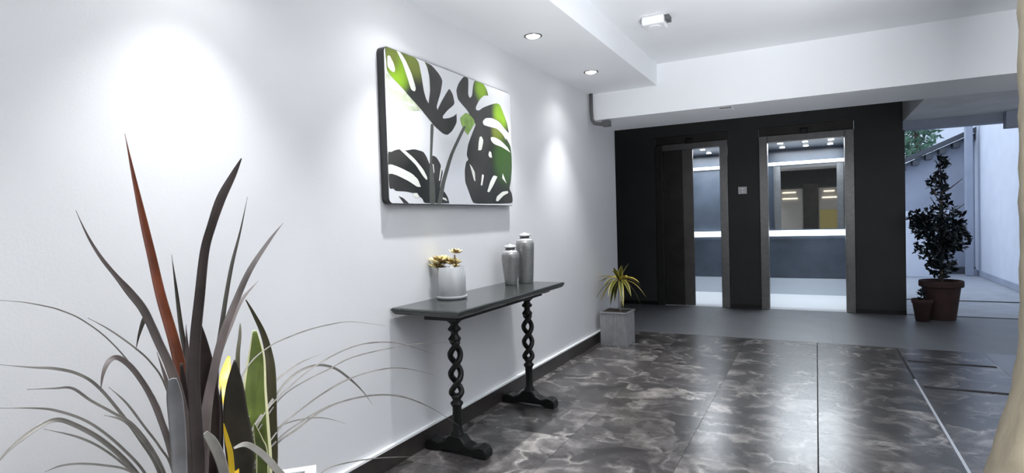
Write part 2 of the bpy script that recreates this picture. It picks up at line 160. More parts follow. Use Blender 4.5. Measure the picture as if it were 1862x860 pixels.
BLADES = [('phormium', 'rust', [(0.42, 0.798, 1.4345, 0.0), (0.4246, 0.8109, 1.334, 0.0083), (0.4313, 0.8263, 1.2196, 0.0163), (0.4392, 0.8374, 1.1331, 0.0192), (0.4479, 0.8491, 1.0373, 0.022), (0.4573, 0.8697, 0.9262, 0.0245), (0.4672, 0.8815, 0.8317, 0.0268), (0.4777, 0.8929, 0.7306, 0.0291), (0.4886, 0.8906, 0.589, 0.0304), (0.5, 0.8652, 0.3945, 0.03)]), ('phormium', 'greydark', [(0.75, 0.8608, 1.3554, 0.0024), (0.74, 0.8459, 1.3187, 0.0124), (0.7253, 0.8245, 1.2667, 0.0188), (0.7082, 0.8114, 1.2084, 0.0174), (0.6892, 0.8049, 1.151, 0.0182), (0.6688, 0.8023, 1.0513, 0.0205), (0.647, 0.8017, 0.952, 0.0222), (0.6242, 0.8092, 0.8484, 0.0241), (0.6004, 0.8251, 0.7389, 0.0269), (0.5756, 0.8415, 0.6245, 0.0286), (0.55, 0.8365, 0.4223, 0.0289)]), ('phormium', 'dark', [(0.4, 1.1428, 1.2921, 0.0), (0.408, 1.1081, 1.1927, 0.0048), (0.4196, 1.0684, 1.1007, 0.0093), (0.4332, 1.0354, 1.0122, 0.0107), (0.4483, 1.0055, 0.927, 0.012), (0.4646, 0.9657, 0.804, 0.0131), (0.4818, 0.9223, 0.6606, 0.0141), (0.5, 0.882, 0.3855, 0.0138)]), ('phormium', 'grey', [(0.6, 1.096, 1.212, 0.0), (0.5967, 1.0519, 1.1663, 0.0077), (0.5918, 0.9934, 1.0941, 0.0134), (0.586, 0.9544, 1.0214, 0.0156), (0.5797, 0.9168, 0.9378, 0.0177), (0.5729, 0.8923, 0.8477, 0.0199), (0.5656, 0.8708, 0.7453, 0.022), (0.558, 0.8598, 0.6139, 0.0239), (0.55, 0.8446, 0.418, 0.0238)]), ('phormium', 'grey', [(0.5, 1.0892, 1.0536, 0.0), (0.5049, 1.031, 1.0079, 0.0087), (0.512, 0.9865, 0.9489, 0.0155), (0.5203, 0.9408, 0.8728, 0.0183), (0.5295, 0.9033, 0.7578, 0.0202), (0.5394, 0.8775, 0.6034, 0.0214), (0.55, 0.85, 0.4151, 0.0212)]), ('phormium', 'dark', [(0.35, 0.9403, 1.1355, 0.0), (0.3623, 0.9414, 1.0368, 0.0073), (0.3804, 0.9387, 0.935, 0.0114), (0.4015, 0.9377, 0.8487, 0.0131), (0.4248, 0.9294, 0.7077, 0.013), (0.45, 0.9053, 0.3606, 0.0128)]), ('phormium', 'grey', [(0.6, 0.6018, 1.2444, 0.0), (0.5975, 0.6219, 1.1931, 0.0039), (0.5938, 0.6466, 1.1476, 0.0065), (0.5895, 0.6752, 1.1077, 0.0089), (0.5848, 0.7012, 1.0733, 0.0149), (0.5797, 0.7326, 1.0272, 0.0161), (0.5743, 0.76, 0.9613, 0.0165), (0.5686, 0.791, 0.8853, 0.0187), (0.5626, 0.814, 0.8018, 0.0217), (0.5564, 0.8308, 0.6781, 0.0234), (0.55, 0.8284, 0.4266, 0.0235)]), ('phormium', 'dark', [(0.5, 0.7553, 0.9293, 0.0), (0.5, 0.7655, 0.9678, 0.0057), (0.5, 0.7818, 1.0006, 0.0115), (0.5, 0.7993, 0.9705, 0.0116), (0.5, 0.8231, 0.8976, 0.0118), (0.5, 0.8497, 0.804, 0.0127), (0.5, 0.8648, 0.6837, 0.0135), (0.5, 0.8624, 0.396, 0.0136)]), ('phormium', 'grey', [(0.62, 0.6195, 0.8857, 0.0), (0.6165, 0.6266, 0.9165, 0.0052), (0.6114, 0.6404, 0.9393, 0.0091), (0.6054, 0.6604, 0.9432, 0.0099), (0.5987, 0.6865, 0.9205, 0.0104), (0.5916, 0.7123, 0.8828, 0.0106), (0.584, 0.7366, 0.8369, 0.0115), (0.576, 0.7601, 0.7759, 0.0126), (0.5676, 0.783, 0.704, 0.0143), (0.559, 0.8086, 0.5829, 0.0154), (0.55, 0.8271, 0.4273, 0.0157)]), ('phormium', 'darkbrown', [(0.5, 0.9091, 0.9826, 0.0), (0.5, 0.9175, 0.9113, 0.0236), (0.5, 0.9227, 0.8329, 0.0424), (0.5, 0.9247, 0.7193, 0.0565), (0.5, 0.9092, 0.5835, 0.0564), (0.5, 0.8736, 0.39, 0.0548)]), ('phormium', 'darkbrown', [(0.45, 0.9972, 0.9137, 0.0), (0.4582, 0.977, 0.8151, 0.0155), (0.4703, 0.9515, 0.7212, 0.0261), (0.4844, 0.9255, 0.5741, 0.0338), (0.5, 0.8792, 0.387, 0.0357)]), ('phormium', 'greydark', [(0.5, 0.8754, 0.9676, 0.0), (0.5, 0.8765, 0.8718, 0.012), (0.5, 0.877, 0.762, 0.022), (0.5, 0.8748, 0.5974, 0.0299), (0.5, 0.8652, 0.3945, 0.0327)]), ('phormium', 'grey', [(0.5, 0.8019, 0.9154, 0.0), (0.5, 0.824, 0.8312, 0.0093), (0.5, 0.8422, 0.7322, 0.0147), (0.5, 0.8527, 0.6064, 0.0179), (0.5, 0.8583, 0.3982, 0.019)]), ('phormium', 'darkbrown', [(0.48, 0.9762, 0.7882, 0.0), (0.48, 0.9689, 0.7024, 0.0154), (0.48, 0.9585, 0.6183, 0.0261), (0.48, 0.9482, 0.535, 0.0325), (0.48, 0.9094, 0.3659, 0.0338)]), ('phormium', 'pale', [(0.8, 0.6533, 0.9217, 0.0145), (0.7778, 0.6695, 0.881, 0.0268), (0.7453, 0.6916, 0.8268, 0.0285), (0.7073, 0.7167, 0.7563, 0.0286), (0.6653, 0.742, 0.681, 0.0285), (0.62, 0.771, 0.4748, 0.0294)]), ('phormium', 'darkbrown', [(0.55, 0.8287, 0.8875, 0.0052), (0.5418, 0.8382, 0.8054, 0.0168), (0.5297, 0.8536, 0.7057, 0.0247), (0.5156, 0.8677, 0.6031, 0.0305), (0.5, 0.8652, 0.3945, 0.0327)]), ('grass', 'grassgrey', [(0.6, 0.6134, 1.0322, 0.0), (0.5903, 0.6572, 0.9995, 0.0026), (0.576, 0.7116, 0.9506, 0.0034), (0.5594, 0.7541, 0.9058, 0.0035), (0.541, 0.7931, 0.8438, 0.0037), (0.5211, 0.832, 0.7119, 0.0038), (0.5, 0.8583, 0.3982, 0.0039)]), ('grass', 'grassgrey', [(0.6, 0.4714, 0.9727, 0.0), (0.5933, 0.522, 0.955, 0.003), (0.5835, 0.5606, 0.9426, 0.0053), (0.5721, 0.6023, 0.9215, 0.0055), (0.5594, 0.6418, 0.8864, 0.0057), (0.5457, 0.6884, 0.8188, 0.006), (0.5312, 0.7383, 0.7333, 0.0062), (0.5159, 0.7857, 0.6364, 0.0065), (0.5, 0.8583, 0.3982, 0.0068)]), ('grass', 'grassgrey', [(0.6, 0.5092, 0.9182, 0.0), (0.5933, 0.5547, 0.9071, 0.0027), (0.5835, 0.5882, 0.8968, 0.0047), (0.5721, 0.6242, 0.861, 0.0048), (0.5594, 0.6703, 0.8203, 0.005), (0.5457, 0.7202, 0.7725, 0.0052), (0.5312, 0.7725, 0.6829, 0.0055), (0.5159, 0.8093, 0.5873, 0.0056), (0.5, 0.8583, 0.3982, 0.0059)]), ('grass', 'grassgrey', [(0.6, 0.4681, 0.8963, 0.0), (0.5933, 0.5186, 0.8801, 0.0026), (0.5835, 0.5571, 0.8629, 0.0045), (0.5721, 0.6078, 0.828, 0.0048), (0.5594, 0.6527, 0.783, 0.005), (0.5457, 0.7007, 0.7222, 0.0052), (0.5312, 0.7432, 0.659, 0.0053), (0.5159, 0.7828, 0.5728, 0.0055), (0.5, 0.8583, 0.3982, 0.0059)]), ('grass', 'grassgrey', [(0.6, 0.448, 0.7867, 0.0), (0.5943, 0.476, 0.8139, 0.0041), (0.5858, 0.5043, 0.8285, 0.008), (0.576, 0.5344, 0.8386, 0.0082), (0.5652, 0.566, 0.8395, 0.0085), (0.5534, 0.6015, 0.8164, 0.0087), (0.541, 0.6559, 0.764, 0.0092), (0.5279, 0.7145, 0.686, 0.0096), (0.5142, 0.7658, 0.5929, 0.01), (0.5, 0.8583, 0.3982, 0.0107)]), ('grass', 'grassgrey', [(0.6, 0.5292, 0.7577, 0.0), (0.5903, 0.5583, 0.756, 0.003), (0.576, 0.5972, 0.7426, 0.0039), (0.5594, 0.6496, 0.7157, 0.0041), (0.541, 0.7069, 0.6778, 0.0043), (0.5211, 0.7686, 0.6059, 0.0046), (0.5, 0.8583, 0.3982, 0.0049)]), ('grass', 'grassgrey', [(0.6, 0.5311, 0.8379, 0.0), (0.5877, 0.5895, 0.8011, 0.0037), (0.5696, 0.6381, 0.7598, 0.0041), (0.5485, 0.6893, 0.703, 0.0043), (0.5252, 0.7429, 0.6304, 0.0045), (0.5, 0.8583, 0.3982, 0.0049)]), ('grass', 'grassgrey', [(0.6, 0.6342, 0.8312, 0.0), (0.5877, 0.6795, 0.8024, 0.0063), (0.5696, 0.7207, 0.7478, 0.0069), (0.5485, 0.7611, 0.6838, 0.0072), (0.5252, 0.7981, 0.607, 0.0074), (0.5, 0.8583, 0.3982, 0.0078)]), ('grass', 'grassgrey', [(0.6, 0.6449, 0.8854, 0.0), (0.5877, 0.6834, 0.8398, 0.0039), (0.5696, 0.7266, 0.7737, 0.0043), (0.5485, 0.772, 0.705, 0.0045), (0.5252, 0.8121, 0.6274, 0.0047), (0.5, 0.8583, 0.3982, 0.0049)]), ('grass', 'grassgrey', [(0.6, 0.4764, 1.086, 0.0), (0.5933, 0.5107, 1.078, 0.0013), (0.5835, 0.5483, 1.065, 0.0022), (0.5721, 0.5798, 1.0514, 0.0023), (0.5594, 0.6228, 1.0241, 0.0024), (0.5457, 0.6789, 0.9693, 0.0025), (0.5312, 0.7392, 0.882, 0.0027), (0.5159, 0.8038, 0.747, 0.0028), (0.5, 0.8583, 0.3982, 0.0029)]), ('grass', 'grassgrey', [(0.28, 1.8687, 0.7771, 0.0), (0.288, 1.6691, 0.8276, 0.0018), (0.2998, 1.5441, 0.8395, 0.0034), (0.3136, 1.4281, 0.8413, 0.0041), (0.3288, 1.3206, 0.8346, 0.0039), (0.3452, 1.2418, 0.825, 0.0038), (0.3626, 1.1566, 0.794, 0.0036), (0.381, 1.0839, 0.7246, 0.0034), (0.4001, 1.0221, 0.6283, 0.0033), (0.42, 1.0145, 0.4185, 0.0033)]), ('grass', 'grassgrey', [(0.28, 1.518, 0.7363, 0.0), (0.2936, 1.4042, 0.7299, 0.004), (0.3136, 1.3052, 0.7094, 0.0065), (0.3369, 1.2208, 0.6811, 0.0062), (0.3626, 1.1391, 0.6323, 0.0059), (0.3905, 1.0697, 0.5785, 0.0057), (0.42, 1.0145, 0.4185, 0.0055)]), ('grass', 'grassgrey', [(0.28, 2.4497, 0.5879, 0.0), (0.288, 2.1179, 0.6532, 0.0021), (0.2998, 1.8402, 0.6854, 0.0038), (0.3136, 1.6351, 0.6986, 0.0045), (0.3288, 1.5075, 0.689, 0.0043), (0.3452, 1.3906, 0.6814, 0.004), (0.3626, 1.2829, 0.6666, 0.0038), (0.381, 1.2027, 0.6315, 0.0037), (0.4001, 1.1062, 0.5506, 0.0035), (0.42, 1.0145, 0.4185, 0.0033)]), ('grass', 'grassgrey', [(0.28, 1.712, 0.613, 0.0), (0.2936, 1.5938, 0.6129, 0.0035), (0.3136, 1.4657, 0.5998, 0.0056), (0.3369, 1.3461, 0.5812, 0.0053), (0.3626, 1.2455, 0.5631, 0.005), (0.3905, 1.1498, 0.5162, 0.0047), (0.42, 1.0145, 0.4185, 0.0044)]), ('grass', 'grassgrey', [(0.28, 1.7746, 0.4741, 0.0), (0.2894, 1.7136, 0.5437, 0.0041), (0.3031, 1.6274, 0.6197, 0.0079), (0.3191, 1.5304, 0.6866, 0.0086), (0.3369, 1.4247, 0.7194, 0.0082), (0.356, 1.313, 0.7117, 0.0078), (0.3763, 1.2077, 0.655, 0.0073), (0.3977, 1.1096, 0.5814, 0.0069), (0.42, 1.0145, 0.4185, 0.0066)]), ('grass', 'grassgrey', [(0.28, 1.6093, 0.5339, 0.0), (0.2973, 1.4779, 0.535, 0.005), (0.3225, 1.3558, 0.5202, 0.0067), (0.3521, 1.2521, 0.5152, 0.0063), (0.3847, 1.1625, 0.4852, 0.006), (0.42, 1.0145, 0.4185, 0.0055)]), ('grass', 'grassgrey', [(0.28, 1.622, 0.4456, 0.0), (0.2973, 1.5026, 0.5073, 0.003), (0.3225, 1.3806, 0.5459, 0.004), (0.3521, 1.2652, 0.5639, 0.0038), (0.3847, 1.1558, 0.5464, 0.0036), (0.42, 1.0145, 0.4185, 0.0033)]), ('grass', 'grassgrey', [(0.28, 2.3999, 0.1791, 0.0), (0.2894, 2.1829, 0.3276, 0.0033), (0.3031, 1.9858, 0.4381, 0.0061), (0.3191, 1.821, 0.5036, 0.0065), (0.3369, 1.6464, 0.5467, 0.006), (0.356, 1.4742, 0.5672, 0.0056), (0.3763, 1.3326, 0.5631, 0.0052), (0.3977, 1.1942, 0.5345, 0.0048), (0.42, 1.0145, 0.4185, 0.0044)]), ('grass', 'grassgrey', [(0.28, 2.2051, 0.484, 0.0), (0.2912, 2.0081, 0.5616, 0.0026), (0.3075, 1.8405, 0.6063, 0.0049), (0.3265, 1.647, 0.6276, 0.0045), (0.3476, 1.4853, 0.6217, 0.0042), (0.3704, 1.3399, 0.6021, 0.0039), (0.3946, 1.2083, 0.5631, 0.0037), (0.42, 1.0145, 0.4185, 0.0033)]), ('grass', 'grassgrey', [(0.28, 2.2106, 0.5791, 0.0), (0.2912, 2.0138, 0.6624, 0.0026), (0.3075, 1.8464, 0.7143, 0.0049), (0.3265, 1.6531, 0.7421, 0.0045), (0.3476, 1.4651, 0.7302, 0.0042), (0.3704, 1.2992, 0.6898, 0.0038), (0.3946, 1.1515, 0.616, 0.0036), (0.42, 1.0145, 0.4185, 0.0033)]), ('grass', 'grassgrey', [(0.28, 2.0993, 0.1371, 0.0), (0.2973, 1.8189, 0.2419, 0.0034), (0.3225, 1.6341, 0.304, 0.0045), (0.3521, 1.4668, 0.3502, 0.0042), (0.3847, 1.3377, 0.3614, 0.0039), (0.42, 1.0145, 0.4185, 0.0033)]), ('snake', 'dark', [(0.42, 1.0636, 0.8303, 0.0047), (0.42, 1.0602, 0.7592, 0.0441), (0.42, 1.0581, 0.6815, 0.063), (0.42, 1.0647, 0.6008, 0.0732), (0.42, 1.0671, 0.505, 0.0703), (0.42, 1.0458, 0.3567, 0.0682)]), ('snake', 'yellow', [(0.2, 1.2031, 0.79, 0.0088), (0.2363, 1.1626, 0.738, 0.0338), (0.2893, 1.124, 0.6945, 0.0264), (0.3514, 1.0984, 0.6111, 0.0177), (0.42, 1.0525, 0.4952, 0.0155)]), ('snake', 'green', [(0.33, 1.2021, 0.8837, 0.012), (0.3411, 1.1952, 0.8002, 0.0487), (0.3573, 1.1718, 0.7057, 0.068), (0.3763, 1.1534, 0.5961, 0.0804), (0.3973, 1.1383, 0.4721, 0.0818), (0.42, 1.0984, 0.3308, 0.0798)]), ('snake', 'olive', [(0.3, 1.1984, 0.9773, 0.0034), (0.3096, 1.2184, 0.9281, 0.0104), (0.3235, 1.2368, 0.8682, 0.0169), (0.3399, 1.2411, 0.8072, 0.0227), (0.358, 1.2333, 0.7409, 0.0284), (0.3775, 1.2127, 0.6107, 0.0307), (0.3982, 1.1904, 0.4681, 0.0302), (0.42, 1.1353, 0.3126, 0.0293)]), ('snake', 'green', [(0.42, 1.1169, 0.6309, 0.0032), (0.42, 1.1293, 0.5779, 0.0243), (0.42, 1.1396, 0.5167, 0.0337), (0.42, 1.1241, 0.3182, 0.0356)]), ('snake', 'olive', [(0.3, 1.1755, 0.9071, 0.0034), (0.3198, 1.1569, 0.8711, 0.0093), (0.3487, 1.1243, 0.8004, 0.0123), (0.3826, 1.0987, 0.6478, 0.0128), (0.42, 1.0675, 0.4414, 0.0125)]), ('snake', 'yellow', [(0.45, 0.9986, 0.6739, 0.003), (0.4428, 1.0129, 0.6226, 0.0113), (0.4323, 1.0294, 0.5612, 0.0146), (0.42, 1.0395, 0.4068, 0.0154)]), ('snake', 'palegreen', [(0.3, 1.0445, 0.8467, 0.0032), (0.3288, 1.016, 0.7926, 0.0153), (0.3708, 0.9872, 0.7125, 0.0233), (0.42, 0.9714, 0.5439, 0.0267)]), ('snake', 'cream', [(0.6, 0.845, 0.723, 0.0129), (0.5835, 0.873, 0.6909, 0.0226), (0.5594, 0.9064, 0.6395, 0.0245), (0.5312, 0.9386, 0.5743, 0.0235), (0.5, 0.9745, 0.4541, 0.0232)]), ('snake', 'cream', [(0.55, 0.9546, 0.6382, 0.0056), (0.5418, 0.9977, 0.6313, 0.0135), (0.5297, 1.0512, 0.5859, 0.0173), (0.5156, 1.1051, 0.5225, 0.0186), (0.5, 1.1529, 0.444, 0.0192)])]
from mathutils.geometry import tessellate_polygon
def leafprint():
    m = bpy.data.materials.new('print_leaf'); m.use_nodes = True; nt = m.node_tree; b = nt.nodes['Principled BSDF']
    b.inputs['Roughness'].default_value = .3
    tc = nt.nodes.new('ShaderNodeTexCoord')
    n = nt.nodes.new('ShaderNodeTexNoise'); n.inputs['Scale'].default_value = 3; nt.links.new(tc.outputs['Object'], n.inputs[0])
    r = nt.nodes.new('ShaderNodeValToRGB'); r.color_ramp.elements[0].color = (.010, .012, .010, 1); r.color_ramp.elements[1].color = (.045, .042, .04, 1)
    r.color_ramp.elements[0].position = .35; r.color_ramp.elements[1].position = .65
    nt.links.new(n.outputs[0], r.inputs[0]); cur = r.outputs[0]
    for (y, z), rad, c in BLOBS:
        d = nt.nodes.new('ShaderNodeVectorMath'); d.operation = 'DISTANCE'; d.inputs[1].default_value = (.0, y, z)
        nt.links.new(tc.outputs['Object'], d.inputs[0])
        mr = nt.nodes.new('ShaderNodeMapRange'); mr.inputs[1].default_value = rad * .45; mr.inputs[2].default_value = rad * 1.05
        mr.inputs[3].default_value = 1; mr.inputs[4].default_value = 0; mr.interpolation_type = 'SMOOTHSTEP'
        nt.links.new(d.outputs['Value'], mr.inputs[0])
        mx = nt.nodes.new('ShaderNodeMix'); mx.data_type = 'RGBA'; nt.links.new(mr.outputs[0], mx.inputs[0])
        nt.links.new(cur, mx.inputs[6]); mx.inputs[7].default_value = (*BLOB_COL[c], 1); cur = mx.outputs[2]
    nt.links.new(cur, b.inputs['Base Color']); return m
M['leaf'] = leafprint()
M['ochre'] = mat('ochre_wall_panel', (.42, .34, .13), .7)
M['warmlamp'] = mat('warm_lamp', (1, .9, .7), .5, emit=(1, .86, .62), estr=2.2)

# ---------------- mesh helpers ----------------
def obj(name, bm, m, parent=None, smooth=False, bevel=0, kind=None):
    me = bpy.data.meshes.new(name); bmesh.ops.recalc_face_normals(bm, faces=bm.faces); bm.to_mesh(me); bm.free()
    for x in (m if isinstance(m, (list, tuple)) else [m]): me.materials.append(M[x])
    if smooth:
        for p in me.polygons: p.use_smooth = True
    o = bpy.data.objects.new(name, me); COL.objects.link(o)
    if parent: o.parent = parent
    if bevel:
        b = o.modifiers.new('bevel', 'BEVEL'); b.width = bevel; b.segments = 2; b.limit_method = 'ANGLE'
    if kind: o['kind'] = kind
    return o
def box(bm, x0, x1, y0, y1, z0, z1):
    v = [bm.verts.new(p) for p in ((x0,y0,z0),(x1,y0,z0),(x1,y1,z0),(x0,y1,z0),(x0,y0,z1),(x1,y0,z1),(x1,y1,z1),(x0,y1,z1))]
    for f in ((3,2,1,0),(4,5,6,7),(0,1,5,4),(1,2,6,5),(2,3,7,6),(3,0,4,7)): bm.faces.new([v[i] for i in f])
    return bm
def bx(*a): return box(bmesh.new(), *a)
def boxes(*l):
    bm = bmesh.new()
    for a in l: box(bm, *a)
    return bm
def lathe(prof, n=32, c=(0, 0), bm=None, cap=True):
    bm = bm or bmesh.new(); rings = []
    for r, z in prof:
        rings.append([bm.verts.new((c[0] + r*math.cos(2*math.pi*i/n), c[1] + r*math.sin(2*math.pi*i/n), z)) for i in range(n)])
    for a, b in zip(rings, rings[1:]):
        for i in range(n): bm.faces.new((a[i], a[(i+1)%n], b[(i+1)%n], b[i]))
    if cap:
        bm.faces.new(rings[0][::-1]); bm.faces.new(rings[-1])
    return bm
def tube(pts, rad, n=8, bm=None):
    bm = bm or bmesh.new(); pts = [Vector(p) for p in pts]; rings = []
    ref = Vector((.37, .81, .45)).normalized()
    for i, p in enumerate(pts):
        t = (pts[min(i+1, len(pts)-1)] - pts[max(i-1, 0)]).normalized()
        a = t.cross(ref).normalized(); b = t.cross(a); r = rad[i] if isinstance(rad, (list, tuple)) else rad
        rings.append([bm.verts.new(p + (a*math.cos(2*math.pi*k/n) + b*math.sin(2*math.pi*k/n))*r) for k in range(n)])
    for a, b in zip(rings, rings[1:]):
        for i in range(n): bm.faces.new((a[i], a[(i+1)%n], b[(i+1)%n], b[i]))
    bm.faces.new(rings[0][::-1]); bm.faces.new(rings[-1]); return bm
def prism(pts, axis, a, b, bm=None):
    """polygon given in the plane normal to axis, extruded from a to b"""
    bm = bm or bmesh.new()
    def P(u, v, w): return {0: (w, u, v), 1: (u, w, v), 2: (u, v, w)}[axis]
    lo = [bm.verts.new(P(u, v, a)) for u, v in pts]; hi = [bm.verts.new(P(u, v, b)) for u, v in pts]
    n = len(pts)
    tri = tessellate_polygon([[Vector((u, v, 0)) for u, v in pts]])
    for t3 in tri:
        for ring, order in ((lo, t3[::-1]), (hi, t3)):
            try: bm.faces.new([ring[i] for i in order])
            except ValueError: pass
    for i in range(n): bm.faces.new((lo[i], lo[(i+1)%n], hi[(i+1)%n], hi[i]))
    return bm
def struct(name, bm, m, parent=None, **k):
    o = obj(name, bm, m, parent, **k)
    if not parent: o['kind'] = 'structure'
    return o
def tag(o, label, cat, group=None):
    o['label'] = label; o['category'] = cat
    if group: o['group'] = group
    return o
def thing(name, label, cat, loc=(0, 0, 0), rz=0, group=None):
    o = bpy.data.objects.new(name, None); COL.objects.link(o); o.location = loc; o.rotation_euler = (0, 0, rz)
    o.empty_display_size = .1
    return tag(o, label, cat, group)
def spline(pts, n):
    """Catmull-Rom through tuples of any length"""
    P = [pts[0]] + list(pts) + [pts[-1]]; out = []
    for i in range(1, len(P)-2):
        for k in range(n):
            t = k/n
            out.append(tuple(.5*((2*b) + (-a+c)*t + (2*a-5*b+4*c-d)*t*t + (-a+3*b-3*c+d)*t**3) for a, b, c, d in zip(P[i-1], P[i], P[i+1], P[i+2])))
    out.append(tuple(pts[-1])); return out
def blade(bm, pts, up=None, fold=.25, edge_mat=None, thick=.0008):
    """ribbon with a keel through (x, y, z, width) points; side = tangent x up"""
    pts = spline(pts, 5); rows = []
    prev = None
    for i, p in enumerate(pts):
        q = Vector(p[:3]); t = (Vector(pts[min(i+1, len(pts)-1)][:3]) - Vector(pts[max(i-1, 0)][:3])).normalized()
        s = t.cross(up); s = s.normalized() if s.length > 1e-4 else prev
        if prev and s.dot(prev) < 0: s = -s
        prev = s; nrm = s.cross(t).normalized(); w = max(p[3], .0008)/2
        rows.append([bm.verts.new(q + s*w*k + nrm*(abs(k)*w*fold) + nrm*thick*0) for k in (-1, -.8, 0, .8, 1)])
    for a, b in zip(rows, rows[1:]):
        for j in range(4):
            f = bm.faces.new((a[j], a[j+1], b[j+1], b[j]))
            if edge_mat and j in (0, 3): f.material_index = 1
    return bm
def solidify(o, t):
    m = o.modifiers.new('thickness', 'SOLIDIFY'); m.thickness = t; m.offset = 0

# ---------------- setting ----------------
YE = 5.95; YB = 7.8; ZC = 2.55; ZS = 2.36
struct('floor', bx(-1.1, 4.8, -2.6, 7.9, -.2, -.006), 'grout')
floor = bpy.data.objects['floor']
def tile_mesh(w, d, m, name):
    bm = bx(0, w, 0, d, -.006, 0)
    me = bpy.data.meshes.new(name); bm.to_mesh(me); bm.free(); me.materials.append(M[m]); return me
xs = [0, .07, .67, 1.27, 1.87, 2.465, 3.07, 3.67, 4.27, 4.7]
ys = [-2.5, -1.9, -1.3, -.7, -.1, .5, 1.1, 1.7, 2.3, 2.9, 3.5, 4.1, 4.7, 5.3, 5.93]
cache = {}
def place_tile(x0, x1, y0, y1, m):
    key = (round(x1-x0, 3), round(y1-y0, 3), m)
    if key not in cache: cache[key] = tile_mesh(key[0], key[1], m, 'tile')
    o = bpy.data.objects.new('tile', cache[key]); COL.objects.link(o); o.parent = floor; o.location = (x0, y0, 0)
for i in range(len(xs)-1):
    for j in range(len(ys)-1):
        g0 = .0035 if abs(xs[i]-1.87) < .01 else .0008; g1 = .0035 if abs(xs[i+1]-1.87) < .01 else .0008
        if abs(xs[i]-2.465) < .01: g0 = .016
        place_tile(xs[i]+g0, xs[i+1]-g1, ys[j]+.0008, ys[j+1]-.0008, 'marble')
hx = [-1.0, -.4, .2, .8, 1.4, 2.0, 2.6, 3.2, 3.8, 4.4, 4.7]; hy = [5.93, 6.53, 7.13, 7.8]
for i in range(len(hx)-1):
    for j in range(3): place_tile(hx[i]+.0005, hx[i+1]-.0005, hy[j]+.0005, hy[j+1]-.0005, 'halltile')
struct('trim_1', bx(2.466, 2.480, 1.2, 4.86, -.006, .002), 'strip')
for k, yy in enumerate((4.66, 5.42)):
    struct('trim_%d' % (k+2), bx(2.50, 3.05, yy, yy+.035, .0004, .003), 'grout')

struct('wall_left', bx(-.12, 0, -2.5, YE, 0, ZC), 'wall')
struct('baseboard_left', boxes((0, .016, -2.5, YE, 0, .098)), 'skirt', bevel=.002)
struct('trim_4', bx(0, .020, -2.5, YE, .098, .112), 'white', bevel=.002)  # white strip painted in for the lamplit top edge of the baseboard
struct('wall_recess', boxes((-1.1, -1.0, YE-.1, YB+.1, 0, ZC), (-1.0, -.12, YE-.1, YE, 0, ZC)), 'dark')
struct('ceiling', bx(-.12, 4.8, -2.6, 5.2, ZC, ZC+.1), 'ceil')
struct('ceiling_soffit', bx(0, .64, -2.5, 5.2, ZS, ZC), 'ceil')
struct('ceiling_beam', bx(-.12, 4.8, 5.2, YE, 2.115, ZC+.1), 'ceil')
struct('ceiling_rear', boxes((-1.1, 2.745, YE, YB+.1, ZC, ZC+.1)), 'dark')
struct('ceiling_right', bx(2.745, 4.8, YE, YB, 2.17, ZC+.1), 'rough_ceil')
struct('trim_5', bx(2.745, 4.8, YB-.02, YB+.14, 2.075, ZC), 'extgrey')
struct('trim_6', bx(3.62, 4.1, YB-.14, YB-.02, 2.0, 2.17), 'extgrey')
struct('wall_back', boxes((-1.1, -.03, YB, YB+.12, 0, ZC), (.895, 1.255, YB, YB+.12, 0, ZC), (2.28, 2.765, YB, YB+.12, 0, ZC),
                          (-.03, .895, YB, YB+.12, 2.25, ZC), (1.255, 2.28, YB, YB+.12, 2.25, ZC)), 'dark')
struct('wall_side', bx(2.645, 2.765, YB+.12, 9.5, 0, ZC), 'dark')
struct('baseboard_back', boxes((-1.0, -.03, YB-.012, YB, 0, .05), (.895, 1.255, YB-.012, YB, 0, .05), (2.28, 2.765, YB-.012, YB, 0, .05)), 'black')
struct('wall_right', boxes((4.7, 4.8, -2.5, .2, 0, ZC), (4.7, 4.8, 3.6, YB, 0, ZC), (4.7, 4.8, .2, 3.6, 0, .6), (4.7, 4.8, .2, 3.6, 2.0, ZC)), 'wall')
struct('wall_front', bx(-.12, 4.8, -2.6, -2.5, 0, ZC), 'roomwall')
struct('door_1', bx(1.5, 1.95, -2.5, -2.46, 0, 2.1), 'darksteel', bevel=.004)  # door added as a dark shape for the elevator mirror to reflect
struct('trim_9', bx(1.98, 2.75, -2.5, -2.47, .5, 1.25), 'ochre')  # panel added to give the elevator mirror a yellowish reflection
struct('trim_10', bx(.8, 2.9, -2.5, -2.47, 1.95, ZC), 'dark')
for k, (xa, xb, z) in enumerate(((.9, 1.35, 1.62), (.9, 1.3, 1.82), (2.05, 2.5, 1.62), (2.1, 2.4, 1.82))):  # strip lamps added as warm lines for the elevator mirror to reflect
    tag(obj('wall_lamp', bx(xa, xb, -2.5, -2.46, z, z+.03), 'warmlamp', bevel=.005), ['warm strip lamp lower on the left in the elevator mirror reflection', 'warm strip lamp higher on the left in the elevator mirror reflection', 'warm strip lamp lower on the right in the elevator mirror reflection', 'warm strip lamp higher on the right in the elevator mirror reflection'][k], 'wall lamp')

